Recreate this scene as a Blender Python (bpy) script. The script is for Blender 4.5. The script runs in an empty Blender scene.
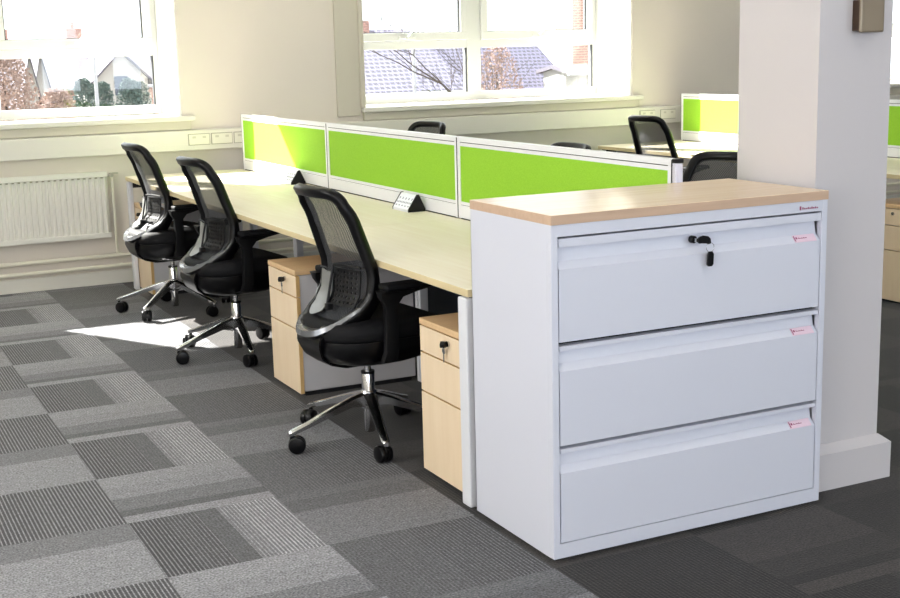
import bpy, bmesh, math, random
from mathutils import Vector, Matrix
R = math.radians
PI = math.pi
col = bpy.context.scene.collection
rnd = random.Random(7)

# ------------------------------------------------------------------ materials
def new_mat(name):
    m = bpy.data.materials.new(name); m.use_nodes = True
    nt = m.node_tree
    b = nt.nodes['Principled BSDF']
    return m, nt, b

def srgb(r, g, b):
    f = lambda c: (c/255/12.92) if c/255 <= .04045 else ((c/255+.055)/1.055)**2.4
    return (f(r), f(g), f(b), 1)

def mat(name, c, rough=.5, metal=0, spec=.5, coat=0, noise=0, nscale=20, bump=0, bscale=200, sheen=0):
    m, nt, b = new_mat(name)
    b.inputs['Base Color'].default_value = c
    b.inputs['Roughness'].default_value = rough
    b.inputs['Metallic'].default_value = metal
    b.inputs['Specular IOR Level'].default_value = spec
    b.inputs['Coat Weight'].default_value = coat
    b.inputs['Sheen Weight'].default_value = sheen
    tc = nt.nodes.new('ShaderNodeTexCoord')
    if noise:
        n = nt.nodes.new('ShaderNodeTexNoise'); n.inputs['Scale'].default_value = nscale
        n.inputs['Detail'].default_value = 4
        nt.links.new(tc.outputs['Object'], n.inputs['Vector'])
        mx = nt.nodes.new('ShaderNodeMix'); mx.data_type = 'RGBA'
        mx.inputs[6].default_value = tuple(x*(1-noise) for x in c[:3])+(1,)
        mx.inputs[7].default_value = tuple(min(1, x*(1+noise)) for x in c[:3])+(1,)
        nt.links.new(n.outputs['Fac'], mx.inputs[0]); nt.links.new(mx.outputs[2], b.inputs['Base Color'])
    if bump:
        n2 = nt.nodes.new('ShaderNodeTexNoise'); n2.inputs['Scale'].default_value = bscale
        nt.links.new(tc.outputs['Object'], n2.inputs['Vector'])
        bp = nt.nodes.new('ShaderNodeBump'); bp.inputs['Strength'].default_value = bump
        bp.inputs['Distance'].default_value = .002
        nt.links.new(n2.outputs['Fac'], bp.inputs['Height']); nt.links.new(bp.outputs['Normal'], b.inputs['Normal'])
    return m

def wood(name, c1, c2, axis='Y', rough=.35, spec=.5, stretch=14):
    m, nt, b = new_mat(name)
    tc = nt.nodes.new('ShaderNodeTexCoord'); mp = nt.nodes.new('ShaderNodeMapping')
    s = [stretch]*3; s['XYZ'.index(axis)] = .8
    mp.inputs['Scale'].default_value = s
    n = nt.nodes.new('ShaderNodeTexNoise'); n.inputs['Scale'].default_value = 3; n.inputs['Detail'].default_value = 6
    n.inputs['Distortion'].default_value = .6
    cr = nt.nodes.new('ShaderNodeValToRGB')
    cr.color_ramp.elements[0].position = .3; cr.color_ramp.elements[0].color = c1
    cr.color_ramp.elements[1].position = .75; cr.color_ramp.elements[1].color = c2
    nt.links.new(tc.outputs['Object'], mp.inputs['Vector']); nt.links.new(mp.outputs[0], n.inputs['Vector'])
    nt.links.new(n.outputs['Fac'], cr.inputs[0]); nt.links.new(cr.outputs[0], b.inputs['Base Color'])
    b.inputs['Roughness'].default_value = rough; b.inputs['Specular IOR Level'].default_value = spec
    return m

M = {}
M['wall'] = mat('wall_paint', srgb(227, 219, 208), .75, noise=.02, nscale=3, bump=.05, bscale=150)
M['ceil'] = mat('ceiling_paint', srgb(235, 234, 228), .9)
M['trimw'] = mat('trim_gloss', srgb(232, 229, 218), .4, noise=.01, nscale=4)
M['casing'] = mat('casing_paint', srgb(208, 202, 186), .55, noise=.02, nscale=8)
M['reveal'] = mat('window_lining', srgb(245, 245, 240), .5)
M['upvc'] = mat('window_plastic', srgb(214, 215, 210), .3)
M['gasket'] = mat('window_gasket', srgb(70, 72, 75), .6)
M['pillar'] = mat('pillar_paint', srgb(206, 201, 202), .7, bump=.06, bscale=120)
M['cab'] = mat('cabinet_steel', srgb(213, 215, 226), .36, bump=.03, bscale=500)
M['cabside'] = mat('cabinet_steel_side', srgb(226, 227, 234), .38)
M['gap'] = mat('shadow_gap', srgb(28, 28, 32), .8)
M['desk'] = wood('desk_maple', srgb(238, 227, 203), srgb(245, 237, 217), 'Y', .48, .4)
M['edge'] = wood('desk_edge', srgb(214, 196, 150), srgb(224, 206, 164), 'Y', .5)
M['cabtop'] = wood('beech_top', srgb(224, 197, 165), srgb(234, 209, 179), 'X', .26, .6)
M['cabedge'] = wood('beech_edge', srgb(196, 166, 140), srgb(206, 176, 150), 'X', .5)
M['drawer'] = wood('drawer_maple', srgb(236, 212, 178), srgb(243, 221, 190), 'Z', .42, stretch=8)
M['pededge'] = wood('pedestal_edge', srgb(214, 176, 116), srgb(222, 186, 130), 'Z', .5)
M['pedtop'] = wood('pedestal_top', srgb(220, 184, 138), srgb(232, 198, 152), 'X', .4)
M['pedside'] = mat('pedestal_side', srgb(205, 203, 206), .5)
M['legmet'] = mat('desk_leg_steel', srgb(226, 227, 232), .4)
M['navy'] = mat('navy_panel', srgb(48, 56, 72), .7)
M['alu'] = mat('aluminium', srgb(214, 214, 226), .42, metal=.35)
M['aluw'] = mat('screen_rail', srgb(236, 236, 240), .4)
M['black'] = mat('black_plastic', srgb(6, 6, 8), .3, spec=.3)
M['blacks'] = mat('black_satin', srgb(7, 7, 9), .45, spec=.35)
M['fabric'] = mat('seat_fabric', srgb(8, 8, 12), .7, spec=.25, bump=.3, bscale=700)
M['chrome'] = mat('polished_aluminium', (.78, .78, .79, 1), .16, metal=1)
M['rim'] = mat('grey_rim', srgb(120, 122, 126), .22, metal=.5, coat=.5)
M['lumbar'] = mat('lumbar_plastic', srgb(120, 122, 120), .3)
M['rad'] = mat('radiator_enamel', srgb(236, 234, 224), .35)
M['pipe'] = mat('pipe_paint', srgb(238, 234, 216), .4)
M['brass'] = mat('valve_metal', (.6, .58, .52, 1), .3, metal=1)
M['bronze'] = mat('bronze_plate', srgb(150, 136, 116), .35, metal=.3)
M['bronzed'] = mat('bronze_side', srgb(70, 52, 38), .4, metal=.3)
M['steel'] = mat('key_steel', (.6, .6, .6, 1), .25, metal=1)
M['plate'] = mat('label_pink', srgb(232, 206, 220), .5)
M['mark'] = mat('label_mark', srgb(150, 60, 100), .5)
M['sock'] = mat('socket_plastic', srgb(240, 238, 222), .35)
M['sockd'] = mat('socket_outline', srgb(170, 165, 148), .6)
M['sockh'] = mat('socket_rocker', srgb(214, 211, 194), .4)
M['power'] = mat('power_face', srgb(222, 224, 228), .35, metal=.2)
M['powerd'] = mat('power_grey', srgb(90, 94, 104), .5)

def green_mat():
    m, nt, b = new_mat('green_fabric')
    tc = nt.nodes.new('ShaderNodeTexCoord')
    n = nt.nodes.new('ShaderNodeTexNoise'); n.inputs['Scale'].default_value = 260; n.inputs['Detail'].default_value = 3
    cr = nt.nodes.new('ShaderNodeValToRGB')
    cr.color_ramp.elements[0].position = .3; cr.color_ramp.elements[0].color = srgb(143, 197, 50)
    cr.color_ramp.elements[1].position = .7; cr.color_ramp.elements[1].color = srgb(157, 210, 64)
    nt.links.new(tc.outputs['Object'], n.inputs['Vector']); nt.links.new(n.outputs['Fac'], cr.inputs[0])
    nt.links.new(cr.outputs[0], b.inputs['Base Color']); b.inputs['Roughness'].default_value = .85
    b.inputs['Specular IOR Level'].default_value = .2
    return m
M['green'] = green_mat()

def net_mat(name, dark, hole):
    """woven net: fine threads, the gaps between them let light through"""
    m, nt, b = new_mat(name)
    out = nt.nodes['Material Output']
    b.inputs['Base Color'].default_value = dark; b.inputs['Roughness'].default_value = .6
    tc = nt.nodes.new('ShaderNodeTexCoord'); sp = nt.nodes.new('ShaderNodeSeparateXYZ')
    nt.links.new(tc.outputs['Object'], sp.inputs[0])
    def sine(o, k):
        a = nt.nodes.new('ShaderNodeMath'); a.operation = 'MULTIPLY'; a.inputs[1].default_value = k
        s = nt.nodes.new('ShaderNodeMath'); s.operation = 'SINE'
        nt.links.new(o, a.inputs[0]); nt.links.new(a.outputs[0], s.inputs[0]); return s.outputs[0]
    mu = nt.nodes.new('ShaderNodeMath'); mu.operation = 'MULTIPLY'
    nt.links.new(sine(sp.outputs[1], 2*PI/.009), mu.inputs[0]); nt.links.new(sine(sp.outputs[2], 2*PI/.009), mu.inputs[1])
    ad = nt.nodes.new('ShaderNodeMath'); ad.operation = 'MULTIPLY_ADD'
    ad.inputs[1].default_value = .22; ad.inputs[2].default_value = hole
    nt.links.new(mu.outputs[0], ad.inputs[0])
    tr = nt.nodes.new('ShaderNodeBsdfTransparent'); mx = nt.nodes.new('ShaderNodeMixShader')
    nt.links.new(ad.outputs[0], mx.inputs[0]); nt.links.new(b.outputs[0], mx.inputs[1]); nt.links.new(tr.outputs[0], mx.inputs[2])
    nt.links.new(mx.outputs[0], out.inputs[0])
    return m
M['net'] = net_mat('back_net', srgb(50, 52, 56), .20)

def glass_mat():
    m, nt, b = new_mat('window_glass')
    out = nt.nodes['Material Output']
    g = nt.nodes.new('ShaderNodeBsdfGlossy'); g.inputs['Roughness'].default_value = .02
    tr = nt.nodes.new('ShaderNodeBsdfTransparent'); tr.inputs[0].default_value = (.97, .98, .98, 1)
    mx = nt.nodes.new('ShaderNodeMixShader'); mx.inputs[0].default_value = .05
    nt.links.new(tr.outputs[0], mx.inputs[1]); nt.links.new(g.outputs[0], mx.inputs[2]); nt.links.new(mx.outputs[0], out.inputs[0])
    return m
M['glass'] = glass_mat()

def lamp_mat(name, c, s):
    m, nt, b = new_mat(name)
    b.inputs['Emission Color'].default_value = c; b.inputs['Emission Strength'].default_value = s
    return m
CEIL_S = 6.5
M['diff'] = lamp_mat('fill_panel_diffuser', (1, .98, .95, 1), CEIL_S)
M['diffoff'] = mat('fill_panel_diffuser_off', srgb(235, 235, 232), .5)

def carpet_mat():
    m, nt, b = new_mat('carpet_tiles')
    N, L = nt.nodes, nt.links
    def mth(op, a, bb=None, c=None, clamp=False):
        n = N.new('ShaderNodeMath'); n.operation = op; n.use_clamp = clamp
        for k, v in enumerate((a, bb, c)):
            if v is None: continue
            if isinstance(v, (int, float)): n.inputs[k].default_value = v
            else: L.new(v, n.inputs[k])
        return n.outputs[0]
    tc = N.new('ShaderNodeTexCoord'); sp = N.new('ShaderNodeSeparateXYZ'); L.new(tc.outputs['Object'], sp.inputs[0])
    u = mth('MULTIPLY', sp.outputs[0], 2.0); v = mth('MULTIPLY', sp.outputs[1], 2.0)
    i = mth('FLOOR', u); j = mth('FLOOR', v); fu = mth('SUBTRACT', u, i); fv = mth('SUBTRACT', v, j)
    par = mth('FLOORED_MODULO', mth('ADD', i, j), 2.0)         # 1: ribs run away from the viewer, 0: bands run across
    c = mth('FLOORED_MODULO', i, 3.0)
    isc = [mth('COMPARE', c, float(k), .1) for k in range(3)]
    def ramp(x, stops):
        r = N.new('ShaderNodeValToRGB'); r.color_ramp.interpolation = 'CONSTANT'
        e = r.color_ramp.elements
        while len(e) > 1: e.remove(e[0])
        e[0].position = stops[0][0]; e[0].color = (stops[0][1],)*3+(1,)
        for p, val in stops[1:]:
            q = e.new(p); q.color = (val,)*3+(1,)
        L.new(x, r.inputs[0]); return r.outputs[0]
    # base grey across the ribbed tiles, amplitude of their light ribs, base of the banded tiles
    ribs = [ramp(fu, [(0, .035), (.5, .04)]), ramp(fu, [(0, .035), (.22, .05), (.44, .075), (.58, .12), (.66, .13)]),
            ramp(fu, [(0, .085), (.25, .075), (.5, .06), (.75, .05)])]
    amp = [ramp(fu, [(0, .16), (.5, .17)]), ramp(fu, [(0, .15), (.22, .11), (.44, .02), (.58, .14), (.7, .24)]),
           ramp(fu, [(0, .03), (.25, .06), (.5, .09), (.75, .11)])]
    band = [ramp(fv, [(0, .19), (.68, .125)]), ramp(fv, [(0, .21), (.13, .085), (.25, .13), (.5, .19), (.75, .21)]),
            ramp(fv, [(0, .155), (.62, .10), (.85, .12)])]
    def pick(o):
        return mth('ADD', mth('ADD', mth('MULTIPLY', isc[0], o[0]), mth('MULTIPLY', isc[1], o[1])), mth('MULTIPLY', isc[2], o[2]))
    st = mth('MULTIPLY_ADD', mth('SINE', mth('MULTIPLY', sp.outputs[0], 2*PI/.0125)), 1.1, -.12, True)
    rib = mth('MULTIPLY_ADD', pick(amp), st, pick(ribs))
    st2 = mth('MULTIPLY_ADD', mth('SINE', mth('MULTIPLY', sp.outputs[1], 2*PI/.0125)), .012, 0)
    bnd = mth('ADD', pick(band), st2)
    val = mth('ADD', mth('MULTIPLY', par, rib), mth('MULTIPLY', mth('SUBTRACT', 1, par), bnd))
    # mottled yarn
    n = N.new('ShaderNodeTexNoise'); n.inputs['Scale'].default_value = 150; n.inputs['Detail'].default_value = 3
    L.new(tc.outputs['Object'], n.inputs['Vector'])
    mot = mth('MULTIPLY_ADD', n.outputs['Fac'], 3.2, -.6)
    n3 = N.new('ShaderNodeTexNoise'); n3.inputs['Scale'].default_value = 34; n3.inputs['Detail'].default_value = 4
    L.new(tc.outputs['Object'], n3.inputs['Vector'])
    mot = mth('MULTIPLY', mot, mth('MULTIPLY_ADD', n3.outputs['Fac'], .7, .65))
    # tile to tile variation and thin seams
    wn = N.new('ShaderNodeTexWhiteNoise'); wn.noise_dimensions = '2D'
    cv = N.new('ShaderNodeCombineXYZ'); L.new(i, cv.inputs[0]); L.new(j, cv.inputs[1]); L.new(cv.outputs[0], wn.inputs['Vector'])
    tv = mth('MULTIPLY_ADD', wn.outputs['Value'], .22, .89)
    # light falloff painted into tile columns: darker and browner eastwards, lighter to the west
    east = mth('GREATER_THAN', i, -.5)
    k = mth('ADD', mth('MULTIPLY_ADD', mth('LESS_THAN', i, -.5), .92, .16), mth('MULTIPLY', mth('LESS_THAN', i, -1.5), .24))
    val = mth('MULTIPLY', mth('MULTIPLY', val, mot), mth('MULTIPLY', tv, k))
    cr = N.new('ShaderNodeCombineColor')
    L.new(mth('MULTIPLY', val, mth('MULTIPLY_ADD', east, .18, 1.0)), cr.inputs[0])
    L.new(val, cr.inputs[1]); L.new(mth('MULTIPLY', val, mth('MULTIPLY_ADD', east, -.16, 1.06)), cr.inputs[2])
    L.new(cr.outputs[0], b.inputs['Base Color'])
    b.inputs['Roughness'].default_value = .8; b.inputs['Specular IOR Level'].default_value = .25
    b.inputs['Sheen Weight'].default_value = .15; b.inputs['Sheen Roughness'].default_value = .4
    bp = N.new('ShaderNodeBump'); bp.inputs['Strength'].default_value = .5; bp.inputs['Distance'].default_value = .003
    L.new(n.outputs['Fac'], bp.inputs['Height']); L.new(bp.outputs['Normal'], b.inputs['Normal'])
    return m
M['carpet'] = carpet_mat()

# ------------------------------------------------------------------ mesh helpers
def obj(name, bm, m, parent=None, smooth=False, loc=None, autosm=False):
    me = bpy.data.meshes.new(name)
    bmesh.ops.recalc_face_normals(bm, faces=bm.faces[:])
    if smooth or autosm:
        for f in bm.faces: f.smooth = True
        if autosm:
            for e in bm.edges:
                if len(e.link_faces) == 2 and e.calc_face_angle(0) > R(38): e.smooth = False
    bm.to_mesh(me); bm.free()
    ms = m if isinstance(m, (list, tuple)) else [m]
    for q in ms: me.materials.append(q)
    o = bpy.data.objects.new(name, me); col.objects.link(o)
    if parent: o.parent = parent
    if loc: o.location = loc
    return o

def sidemat(bm):
    bm.normal_update()
    for f in bm.faces:
        if abs(f.normal.z) < .7: f.material_index = 1
    return bm

def tag(o, label, cat, group=None):
    o['label'] = label; o['category'] = cat
    if group: o['group'] = group
    return o

def thing(name, label, cat, loc=(0, 0, 0), rz=0, group=None):
    o = bpy.data.objects.new(name, None); col.objects.link(o)
    o.empty_display_size = .1
    o.location = loc; o.rotation_euler = (0, 0, rz)
    return tag(o, label, cat, group)

def struct(name, bm, m, parent=None, **k):
    o = obj(name, bm, m, parent, **k)
    if not parent: o['kind'] = 'structure'
    return o

def box(bm, x0, x1, y0, y1, z0, z1, bev=0, seg=2, mi=0, rot=None, piv=None):
    vs = [bm.verts.new((x, y, z)) for x in (x0, x1) for y in (y0, y1) for z in (z0, z1)]
    q = [(0, 1, 3, 2), (4, 6, 7, 5), (0, 4, 5, 1), (2, 3, 7, 6), (0, 2, 6, 4), (1, 5, 7, 3)]
    fs = [bm.faces.new([vs[k] for k in f]) for f in q]
    for f in fs: f.material_index = mi
    if bev:
        es = list({e for f in fs for e in f.edges})
        r = bmesh.ops.bevel(bm, geom=es, offset=bev, segments=seg, affect='EDGES', profile=.6)
        for f in r['faces']: f.material_index = mi
        vs = list({v for f in r['faces'] for v in f.verts} | {v for v in vs if v.is_valid})
    if rot is not None:
        bmesh.ops.rotate(bm, verts=vs, cent=piv or (0, 0, 0), matrix=rot)
    return vs

def B(*a, **k):
    bm = bmesh.new(); box(bm, *a, **k); return bm

def lathe(bm, prof, n=20, cx=0, cy=0, mi=0):
    rings = []
    for r, z in prof:
        rings.append([bm.verts.new((cx+max(r, 1e-5)*math.cos(2*PI*k/n), cy+max(r, 1e-5)*math.sin(2*PI*k/n), z)) for k in range(n)])
    for a, b in zip(rings, rings[1:]):
        for k in range(n):
            f = bm.faces.new((a[k], a[(k+1) % n], b[(k+1) % n], b[k])); f.material_index = mi
    for rg in (rings[0], rings[-1]):
        f = bm.faces.new(rg); f.material_index = mi
    return [v for rg in rings for v in rg]

def tube(bm, pts, rad, n=10, closed=False, mi=0):
    pts = [Vector(p) for p in pts]
    if not isinstance(rad, (list, tuple)): rad = [rad]*len(pts)
    rings = []; up = None
    N_ = len(pts)
    for k, p in enumerate(pts):
        a = pts[k-1] if (k > 0 or closed) else p
        c = pts[(k+1) % N_] if (k < N_-1 or closed) else p
        t = (c-a).normalized()
        if up is None: up = Vector((0, 0, 1)) if abs(t.z) < .9 else Vector((1, 0, 0))
        s = t.cross(up).normalized(); up = s.cross(t).normalized()
        rings.append([bm.verts.new(p+(s*math.cos(2*PI*q/n)+up*math.sin(2*PI*q/n))*rad[k]) for q in range(n)])
    rr = list(zip(rings, rings[1:]))
    if closed: rr.append((rings[-1], rings[0]))
    for a, b in rr:
        for q in range(n):
            f = bm.faces.new((a[q], a[(q+1) % n], b[(q+1) % n], b[q])); f.material_index = mi
    if not closed:
        for rg in (rings[0], rings[-1]):
            f = bm.faces.new(rg); f.material_index = mi

def prism(bm, pts, axis, a0, a1, mi=0):
    """extrude a 2-D outline along an axis; pts are (p,q) in the other two axes in order"""
    def P(p, q, a):
        return {'X': (a, p, q), 'Y': (p, a, q), 'Z': (p, q, a)}[axis]
    A = [bm.verts.new(P(p, q, a0)) for p, q in pts]; C_ = [bm.verts.new(P(p, q, a1)) for p, q in pts]
    n = len(pts)
    fs = [bm.faces.new(A), bm.faces.new(C_)]
    for k in range(n): fs.append(bm.faces.new((A[k], A[(k+1) % n], C_[(k+1) % n], C_[k])))
    for f in fs: f.material_index = mi
    return A+C_

def dup(root, loc, rz, label, group=None):
    r = root.copy(); col.objects.link(r); r.location = loc; r.rotation_euler = (0, 0, rz)
    r['label'] = label
    if group: r['group'] = group
    for ch in list(root.children):
        c = ch.copy(); col.objects.link(c); c.parent = r
        for g in list(ch.children):
            d = g.copy(); col.objects.link(d); d.parent = c
    return r

def lerp(tab, x):
    if x <= tab[0][0]: return tab[0][1]
    for (a, va), (b, vb) in zip(tab, tab[1:]):
        if x <= b:
            t = (x-a)/(b-a); t = t*t*(3-2*t)*.5+t*.5
            return va+(vb-va)*t
    return tab[-1][1]

# ------------------------------------------------------------------ room shell
XL, XR, YN, YW, ZC = -3.8, 9.6, -5.6, 5.60, 2.95
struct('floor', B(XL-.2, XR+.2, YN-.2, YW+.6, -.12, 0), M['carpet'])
struct('ceiling', B(XL-.2, XR+.2, YN-.2, YW+.6, ZC, ZC+.12), M['ceil'])
WINX = [(-1.81, .487), (1.817, 4.116), (5.44, 7.74)]
ZS, ZH, YG = 1.085, 2.54, 6.13
bm = bmesh.new()
ysplit = YW+.6
xs = [XL-.2]+[c for w in WINX for c in w]+[XR+.2]
for k in range(0, len(xs), 2): box(bm, xs[k], xs[k+1], YW, ysplit, 0, ZC)
for a, b in WINX:
    box(bm, a, b, YW, ysplit, 0, ZS-.03); box(bm, a, b, YW, ysplit, ZH, ZC)
struct('wall_back', bm, M['wall'])
# left wall with two window openings added for fill light (beyond the frame), near wall with two, right wall plain
bm = bmesh.new()
LW = [(-4.2, -1.6), (-.2, 2.6)]
ys = [YN-.2]+[c for w in LW for c in w]+[YW]
for k in range(0, len(ys), 2): box(bm, XL-.2, XL, ys[k], ys[k+1], 0, ZC)
for a, b in LW: box(bm, XL-.2, XL, a, b, 0, 1.0); box(bm, XL-.2, XL, a, b, 2.6, ZC)
struct('wall_left', bm, M['wall'])
bm = bmesh.new()
NW = [(-3.0, .2), (1.6, 5.0)]
xs2 = [XL]+[c for w in NW for c in w]+[XR]
for k in range(0, len(xs2), 2): box(bm, xs2[k], xs2[k+1], YN-.2, YN, 0, ZC)
for a, b in NW: box(bm, a, b, YN-.2, YN, 0, 1.0); box(bm, a, b, YN-.2, YN, 2.6, ZC)
struct('wall_near', bm, M['wall'])
struct('wall_right', B(XR, XR+.2, YN-.2, YW, 0, ZC), M['wall'])
struct('baseboard_back', B(XL, XR, YW-.022, YW, 0, .09, bev=.006), M['trimw'])

def window(n, x0, x1, handles=True):
    """two-light window at the outer face of a deep lined reveal"""
    root = bpy.data.objects.new('window_%d' % n, None); col.objects.link(root); root.location = ((x0+x1)/2, YG, ZS)
    root['kind'] = 'structure'
    ox, oy, oz = root.location
    def W(bm_): 
        bmesh.ops.translate(bm_, verts=bm_.verts[:], vec=(-ox, -oy, -oz)); return bm_
    bm = bmesh.new()                                      # lining of the reveal
    box(bm, x0-.001, x0+.012, YW+.012, YG, ZS, ZH); box(bm, x1-.012, x1+.001, YW+.012, YG, ZS, ZH)
    box(bm, x0, x1, YW+.012, YG, ZH-.012, ZH+.001)
    obj('lining', W(bm), M['reveal'], root)
    a, b = x0+.012, x1-.012; mid = (a+b)/2
    zf0, zl0, zl1, zt, zh = ZS+.005, 1.15, 1.49, 1.55, ZH-.012
    bm = bmesh.new(); y0, y1 = YG-.035, YG+.035
    box(bm, a, b, y0, y1, zf0, zl0, bev=.004); box(bm, a, b, y0, y1, zh-.05, zh, bev=.004)
    box(bm, a, a+.035, y0, y1, zl0, zh-.05, bev=.004); box(bm, b-.035, b, y0, y1, zl0, zh-.05, bev=.004)
    box(bm, mid-.06, mid+.06, y0, y1, zl0, zh-.05, bev=.004)
    box(bm, a+.035, mid-.06, y0, y1, zl1, zt, bev=.004); box(bm, mid+.06, b-.035, y0, y1, zl1, zt, bev=.004)
    obj('window_frame', W(bm), M['upvc'], root)
    for (p, q) in ((a+.035, mid-.06), (mid+.06, b-.035)):
        bm = bmesh.new(); t = .06
        zb, ze = zt+.002, zh-.052
        box(bm, p+.003, q-.003, y0-.018, y1-.02, zb, zb+t, bev=.005); box(bm, p+.003, q-.003, y0-.018, y1-.02, ze-t, ze, bev=.005)
        box(bm, p+.003, p+t, y0-.018, y1-.02, zb+t, ze-t, bev=.005); box(bm, q-t, q-.003, y0-.018, y1-.02, zb+t, ze-t, bev=.005)
        s = obj('sash', W(bm), M['upvc'], root)
        bm = bmesh.new()
        box(bm, p+t, q-t, YG-.012, YG-.006, zb+t, zb+t+.006); box(bm, p+t, p+t+.009, YG-.03, YG-.006, zb+t, ze-t); box(bm, q-t-.009, q-t, YG-.03, YG-.006, zb+t, ze-t)
        obj('gasket', W(bm), M['gasket'], s)
        obj('glass', W(B(p+t, q-t, YG-.003, YG+.003, zb+t, ze-t)), M['glass'], s)
        bm = bmesh.new()
        box(bm, q-.012, q, YG-.03, YG-.006, zl0, zl1)
        obj('gasket', W(bm), M['gasket'], root)
        obj('glass', W(B(p, q-.012, YG-.003, YG+.003, zl0, zl1)), M['glass'], root)
        c = (p+q)/2; bm = bmesh.new()
        box(bm, c-.07, c+.07, y0-.034, y0-.018, zb+.012, zb+.032, bev=.005)
        box(bm, c-.015, c+.02, y0-.055, y0-.034, zb+.012, zb+.034, bev=.005)
        tube(bm, [(c, y0-.05, zb+.03), (c+.04, y0-.06, zb+.08), (c+.085, y0-.05, zb+.13)], .005, 8)
        obj('handle', W(bm), M['upvc'], s)
    return root
for k, (a, b) in enumerate(WINX): window(k+1, a, b)

# sills, aprons, casings
for k, (a, b) in enumerate(WINX):
    bm = bmesh.new()
    box(bm, a, b, YW-.001, YG-.03, ZS-.03, ZS); box(bm, a-(.035 if k else .07), b+.075, YW-.06, YW, ZS-.032, ZS, bev=.008)
    struct('trim_%d' % (k+1), bm, M['trimw'])
    bm = bmesh.new(); box(bm, a-.02, b+.05, YW-.035, YW, .995, ZS-.032, bev=.006)
    struct('trim_%d' % (k+4), bm, M['casing'])
bm = bmesh.new()
box(bm, 1.60, 1.775, YW-.022, YW, 1.03, ZC, bev=.004)
box(bm, 1.775, 1.812, YW-.04, YW, ZS-.0, ZC, bev=.012, seg=3)
struct('trim_7', bm, M['casing'])
# dado trunking
bm = bmesh.new()
prism(bm, [(YW-.001, .855), (YW-.055, .855), (YW-.06, .86), (YW-.06, .985), (YW-.05, .992), (YW-.001, .992)], 'X', XL+.002, XR-.002)
box(bm, XL+.01, XR-.01, YW-.0625, YW-.059, .895, .899); box(bm, XL+.01, XR-.01, YW-.0625, YW-.059, .968, .971)
tag(obj('dado_trunking', bm, M['trimw']), 'long cream cable trunking running along the wall below the window sills', 'cable trunking')
def socket(x, label, n):
    t = thing('wall_socket', label, 'socket', (x, YW-.061, .928), group='sockets set in the cream trunking')
    obj('surround', B(-.074, .074, -.003, 0, -.038, .038), M['sockd'], t)
    bm = B(-.070, .070, -.009, -.002, -.034, .034, bev=.002)
    for s in (-1, 1): box(bm, s*.035-.012, s*.035+.012, -.011, -.0085, .008, .022, mi=1)
    obj('face_plate', bm, [M['sock'], M['sockh']], t)
for x, lb in ((.575, 'cream double socket on the trunking, furthest from the green screen at the left wall'), (.733, 'cream double socket on the trunking, middle one beside the long green screen'),
              (.891, 'cream double socket on the trunking, half hidden by the end of the long green screen'),
              (4.22, 'cream double socket on the trunking just right of the second window'), (4.42, 'cream double socket on the trunking between the second window and the far green screen'),):
    socket(x, lb, 0)

# pillar and its skirting
PX0, PX1, PY0, PY1 = 1.066, 1.370, .143, .53
struct('wall_pillar', B(PX0, PX1, PY0, PY1, 0, ZC), M['pillar'])
bm = bmesh.new(); s = .034
prism(bm, [(PX0-s, PY0-s), (PX1+s, PY0-s), (PX1+s, PY1+s), (PX0-s, PY1+s)], 'Z', 0, .125)
A = [bm.verts.new(p) for p in ((PX0-s, PY0-s, .125), (PX1+s, PY0-s, .125), (PX1+s, PY1+s, .125), (PX0-s, PY1+s, .125))]
C_ = [bm.verts.new(p) for p in ((PX0-.004, PY0-.004, .15), (PX1+.004, PY0-.004, .15), (PX1+.004, PY1+.004, .15), (PX0-.004, PY1+.004, .15))]
for k in range(4): bm.faces.new((A[k], A[(k+1) % 4], C_[(k+1) % 4], C_[k]))
bm.faces.new(C_)
struct('baseboard_pillar', bm, M['pillar'])
t = thing('pillar_switch_plate', 'small square bronze metal box mounted high on the front of the white pillar', 'switch', (1.243, PY0, 1.547))
obj('back_box', B(-.046, .046, -.034, 0, -.048, .048, bev=.004), M['bronzed'], t)
bm = bmesh.new(); box(bm, -.050, .050, -.042, -.034, -.053, .053, bev=.006); obj('cover_plate', bm, M['bronze'], t)

# radiator, pipes
t = thing('wall_radiator', 'white fluted panel radiator under the left window', 'radiator', (-.93, 5.54, .32))
x0, x1 = -.87, .875; h = .435
bm = bmesh.new()
n = 46; w = (x1-x0-.04)/n
top = []; 
pts = [(x0, 0), (x0+.02, -.028)]
for k in range(n):
    a = x0+.02+k*w
    pts += [(a+.12*w, -.028), (a+.3*w, -.018), (a+.7*w, -.018), (a+.88*w, -.028)]
pts += [(x1-.02, -.028), (x1, 0)]
prism(bm, pts, 'Z', .035, h-.035)
box(bm, x0, x1, -.028, 0, h-.036, h, bev=.006); box(bm, x0, x1, -.028, 0, 0, .036, bev=.006)
for k in range(n): box(bm, x0+.02+(k+.3)*w, x0+.02+(k+.7)*w, -.0285, -.02, h-.044, h-.036, mi=1)
obj('front_panel', bm, [M['rad'], M['sockd']], t)
bm = bmesh.new(); box(bm, x0, x1, .0, .04, 0, h-.02); obj('rear_panel', bm, M['rad'], t)
bm = bmesh.new()
tube(bm, [(x1, .01, h-.03), (x1+.045, .01, h-.03)], .008, 10); tube(bm, [(x1+.03, -.012, h-.03), (x1+.03, .03, h-.03)], .011, 10); box(bm, x1+.018, x1+.075, -.004, .02, h-.022, h-.012, bev=.003)
obj('valve', bm, M['brass'], t)
bm = bmesh.new(); tube(bm, [(x1+.035, .012, h-.04), (x1+.035, .012, -.115)], .0085, 10); obj('riser_pipe', bm, M['pipe'], t)
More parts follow.
